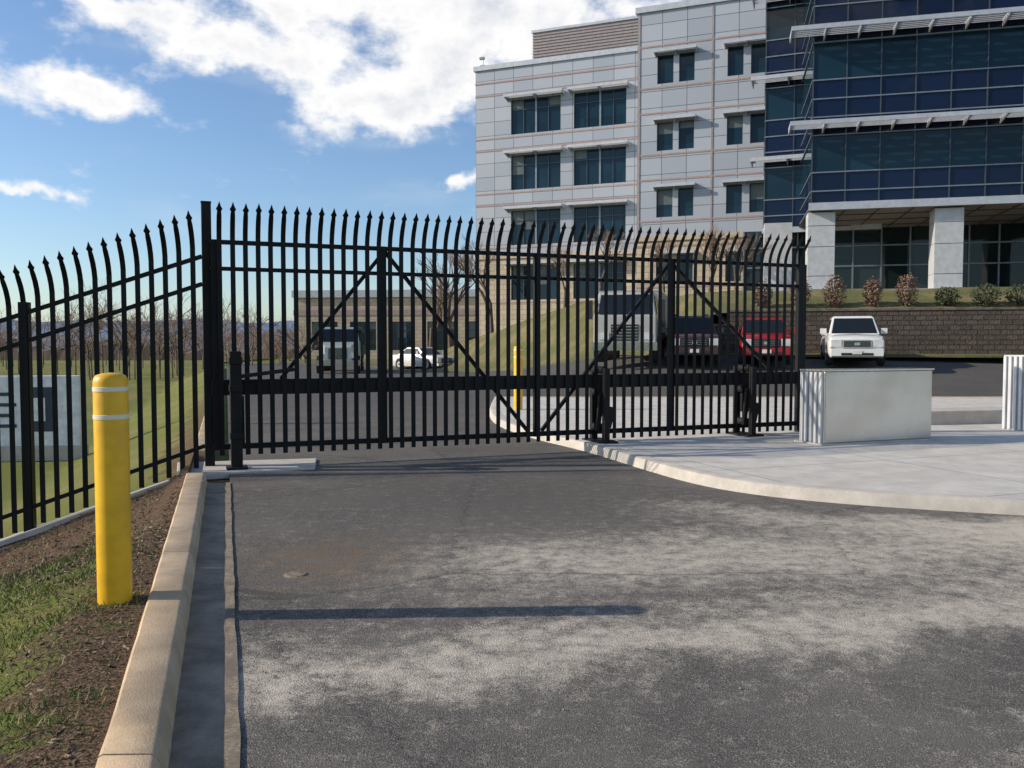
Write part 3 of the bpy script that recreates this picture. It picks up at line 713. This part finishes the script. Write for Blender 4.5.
# ---------------------------------------------------------------- vegetation
bark=mat('bark',(.11,.08,.06),.95,var=.3,scale=8);bark2=mat('twigs',(.19,.13,.09),.95,var=.3)
def bare(mb,base,h,depth=5,spread=.5,sides=5,r0=None):
    def rec(p,d,l,r,lv):
        q=p+d*l;mb.cyl(p,q,r,r*.68,bark if lv>2 else bark2,sides if lv>2 else 3,cap=False)
        if lv==0: return
        for k in range(random.choice((2,3,3)) if lv>1 else 3):
            ax=Vector((random.gauss(0,1),random.gauss(0,1),random.gauss(0,.5))).normalized()
            nd=(d+ax*spread*random.uniform(.6,1.3)+Vector((0,0,.12))).normalized()
            rec(p+d*l*random.uniform(.6,1),nd,l*random.uniform(.62,.85),r*.62,lv-1)
    rec(Vector(base),Vector((random.uniform(-.05,.05),random.uniform(-.05,.05),1)),h*.28,r0 or h*.022,depth)
for (x_,y_,h_) in((-5.2,72,11),(-1.5,64,9.5),(5.2,50,5.2),(10.2,44,4.6),(11.3,43,4.2),(-7.5,78,12),(3.4,55,5),(8.2,46,4.5)):
    mb=MB();z_=0
    if x_>2: z_=4.0
    elif x_>-2: z_=2.3
    elif x_>-7: z_=1.2
    bare(mb,(x_,y_,z_-.2),h_,6,.5);mb.obj('bare_tree',recalc=False)
mb=MB()
for i in range(120):
    d=random.uniform(65,135);t=random.uniform(-.75,-.24);bare(mb,(t*d,d,-1.2),random.uniform(6,11.0)*(1 if t<-.3 else .75),4,.7,3,r0=.08)
mb.obj('distant_trees',recalc=False)
def ridge(name,Y,x0,x1,hb,ha,col,n=140,seed=0,dz=60):
    m=mat(name+'_mat',col,1,var=.35,scale=.05,fine=.3);mb=MB();rows=[]
    for j,(yy,hs) in enumerate(((Y,0),(Y+dz*.3,.8),(Y+dz,1),(Y+dz*3,.2))):
        rows.append([(x0+(x1-x0)*i/n,yy,-3+hs*(hb+ha*mn.fractal(Vector((i*.07+seed,seed*3.3,0)),1,2,4)+.07*hb*mn.noise(Vector((i*1.7,seed,0))))) for i in range(n+1)])
    for j in range(3):
        for i in range(n): mb.poly([rows[j][i],rows[j][i+1],rows[j+1][i+1],rows[j+1][i]],m)
    mb.obj(name,smooth=True)
ridge('distant_hills',1500,-2200,2200,52,26,(.16,.22,.33),seed=1,dz=300)  # distance haze is put into the hills' blue-grey base colour
ridge('wooded_hills',420,-700,500,11,5,(.15,.14,.15),seed=5,dz=60)
ridge('hedgerow',150,-190,-30,4.6,2.4,(.14,.10,.068),n=260,seed=9,dz=8)
def shrub(name,x,y,z,r,h,ms,n=900):
    mb=MB()
    for k in range(16):
        a_=random.uniform(0,6.28);mb.cyl((x,y,z),(x+.6*r*math.cos(a_),y+.6*r*math.sin(a_),z+h*random.uniform(.5,.95)),.02,.008,bark,4,False)
    for k in range(n):
        d=Vector((random.gauss(0,1),random.gauss(0,1),random.gauss(0,1))).normalized()*random.uniform(.45,1)**.6
        rr=1+.25*mn.noise(d*2.3+Vector((x,y,0)))
        c=Vector((x+d.x*r*rr,y+d.y*r*rr,z+h*.5+d.z*h*.5*rr));s_=random.uniform(.03,.07)
        u=Vector((random.gauss(0,1),random.gauss(0,1),random.gauss(0,1))).normalized();v=u.orthogonal().normalized()
        mb.poly([c-u*s_,c-v*s_*.6,c+u*s_,c+v*s_*.6],random.choice(ms))
    mb.obj(name,recalc=False)
red=[mat('leaf',c,.8,var=.3) for c in ((.20,.11,.07),(.14,.08,.05),(.24,.16,.11))];grn=[mat('leaf',c,.8,var=.3) for c in ((.04,.065,.025),(.06,.085,.03),(.09,.10,.05))]
for X,cc,h_,r_ in((13.75,red,1.4,.48),(15.2,red,1.3,.42),(16.5,red,1.4,.46),(18.0,grn,.85,.5),(19.4,grn,.95,.55),(20.6,grn,.9,.55),(21.9,red,1.3,.5),(23.3,grn,1,.55),(12.4,red,1.3,.45),(10.9,red,1.2,.4)):
    yy=yfront(X)+.7;shrub('shrub',X,yy,hillz(X,.7)-.03,r_,h_,cc)
gms=[mat('grass_blade',c,.8,var=.2) for c in((.08,.135,.025),(.16,.20,.04),(.32,.27,.12))]
mb=MB();cnt=0
while cnt<36000:
    Y=random.uniform(1.2,9.8);a_=random.uniform(-4.5,-.52);X=a_-K*Y
    nz=mn.noise(Vector((X*1.6,Y*1.6,0)))
    if a_+.9+nz*.9>0 and random.random()<.85: continue
    if Y>7.4+nz*.5 and random.random()<.93: continue
    z_=zground(X,Y);h_=random.uniform(.015,.045);an_=random.uniform(0,3.14);w_=.0018+.0006*Y;l=(random.gauss(0,.022),random.gauss(0,.022))
    dx,dy=math.cos(an_)*w_,math.sin(an_)*w_
    mb.poly([(X-dx,Y-dy,z_-.004),(X+dx,Y+dy,z_-.004),(X+l[0],Y+l[1],z_+h_)],gms[0 if random.random()<.4 else (1 if random.random()<.6 else 2)]);cnt+=1
mb.obj('grass_blades',recalc=False)
mms=[mat('mulch_chip',c,.9,var=.3) for c in((.07,.045,.027),(.16,.105,.065),(.30,.22,.14),(.03,.02,.014))]
mb=MB();cnt=0
while cnt<20000:
    Y=random.uniform(1.2,10.3);a_=random.uniform(-1.9,-.5) if Y<7.2 else random.uniform(-4.5,-.5);X=a_-K*Y
    nz=mn.noise(Vector((X*1.6,Y*1.6,0)))
    if Y<7 and a_+.95+nz*.9<0 and random.random()<.85: cnt+=1;continue
    z_=zground(X,Y)+random.uniform(0,.012);s_=random.uniform(.004,.016)*(1 if Y<6 else 1.6);u=Vector((random.gauss(0,1),random.gauss(0,1),random.gauss(0,.3))).normalized()*s_;v=Vector((-u.y,u.x,random.gauss(0,.4)*s_))*random.uniform(.15,.4);c=Vector((X,Y,z_))
    mb.poly([c-u-v,c+u-v,c+u*.9+v,c-u*.8+v],random.choice(mms));cnt+=1
mb.obj('mulch',recalc=False)
deb=mat('pebble',(.22,.19,.15),.9,var=.5);mb=MB()
for k in range(420):
    Y=random.uniform(2.5,11);X=random.uniform(-K*Y+.05,-K*Y+5.5) if random.random()<.45 else -K*Y+random.uniform(-.24,.3)
    s_=random.uniform(.002,.007);mb.cyl((X,Y,.008),(X+.002,Y,.008+s_),s_,s_*.6,deb,5)
mb.obj('pebbles',recalc=False)
cvr=mat('rusty_iron',(.22,.17,.12),.8,.2,var=.35,scale=20)
mb=MB();mb.lathe([(.001,.012),(.07,.013),(.075,.009),(.09,.004)],cvr,20,(-1.5,5.85));mb.obj('utility_cover')
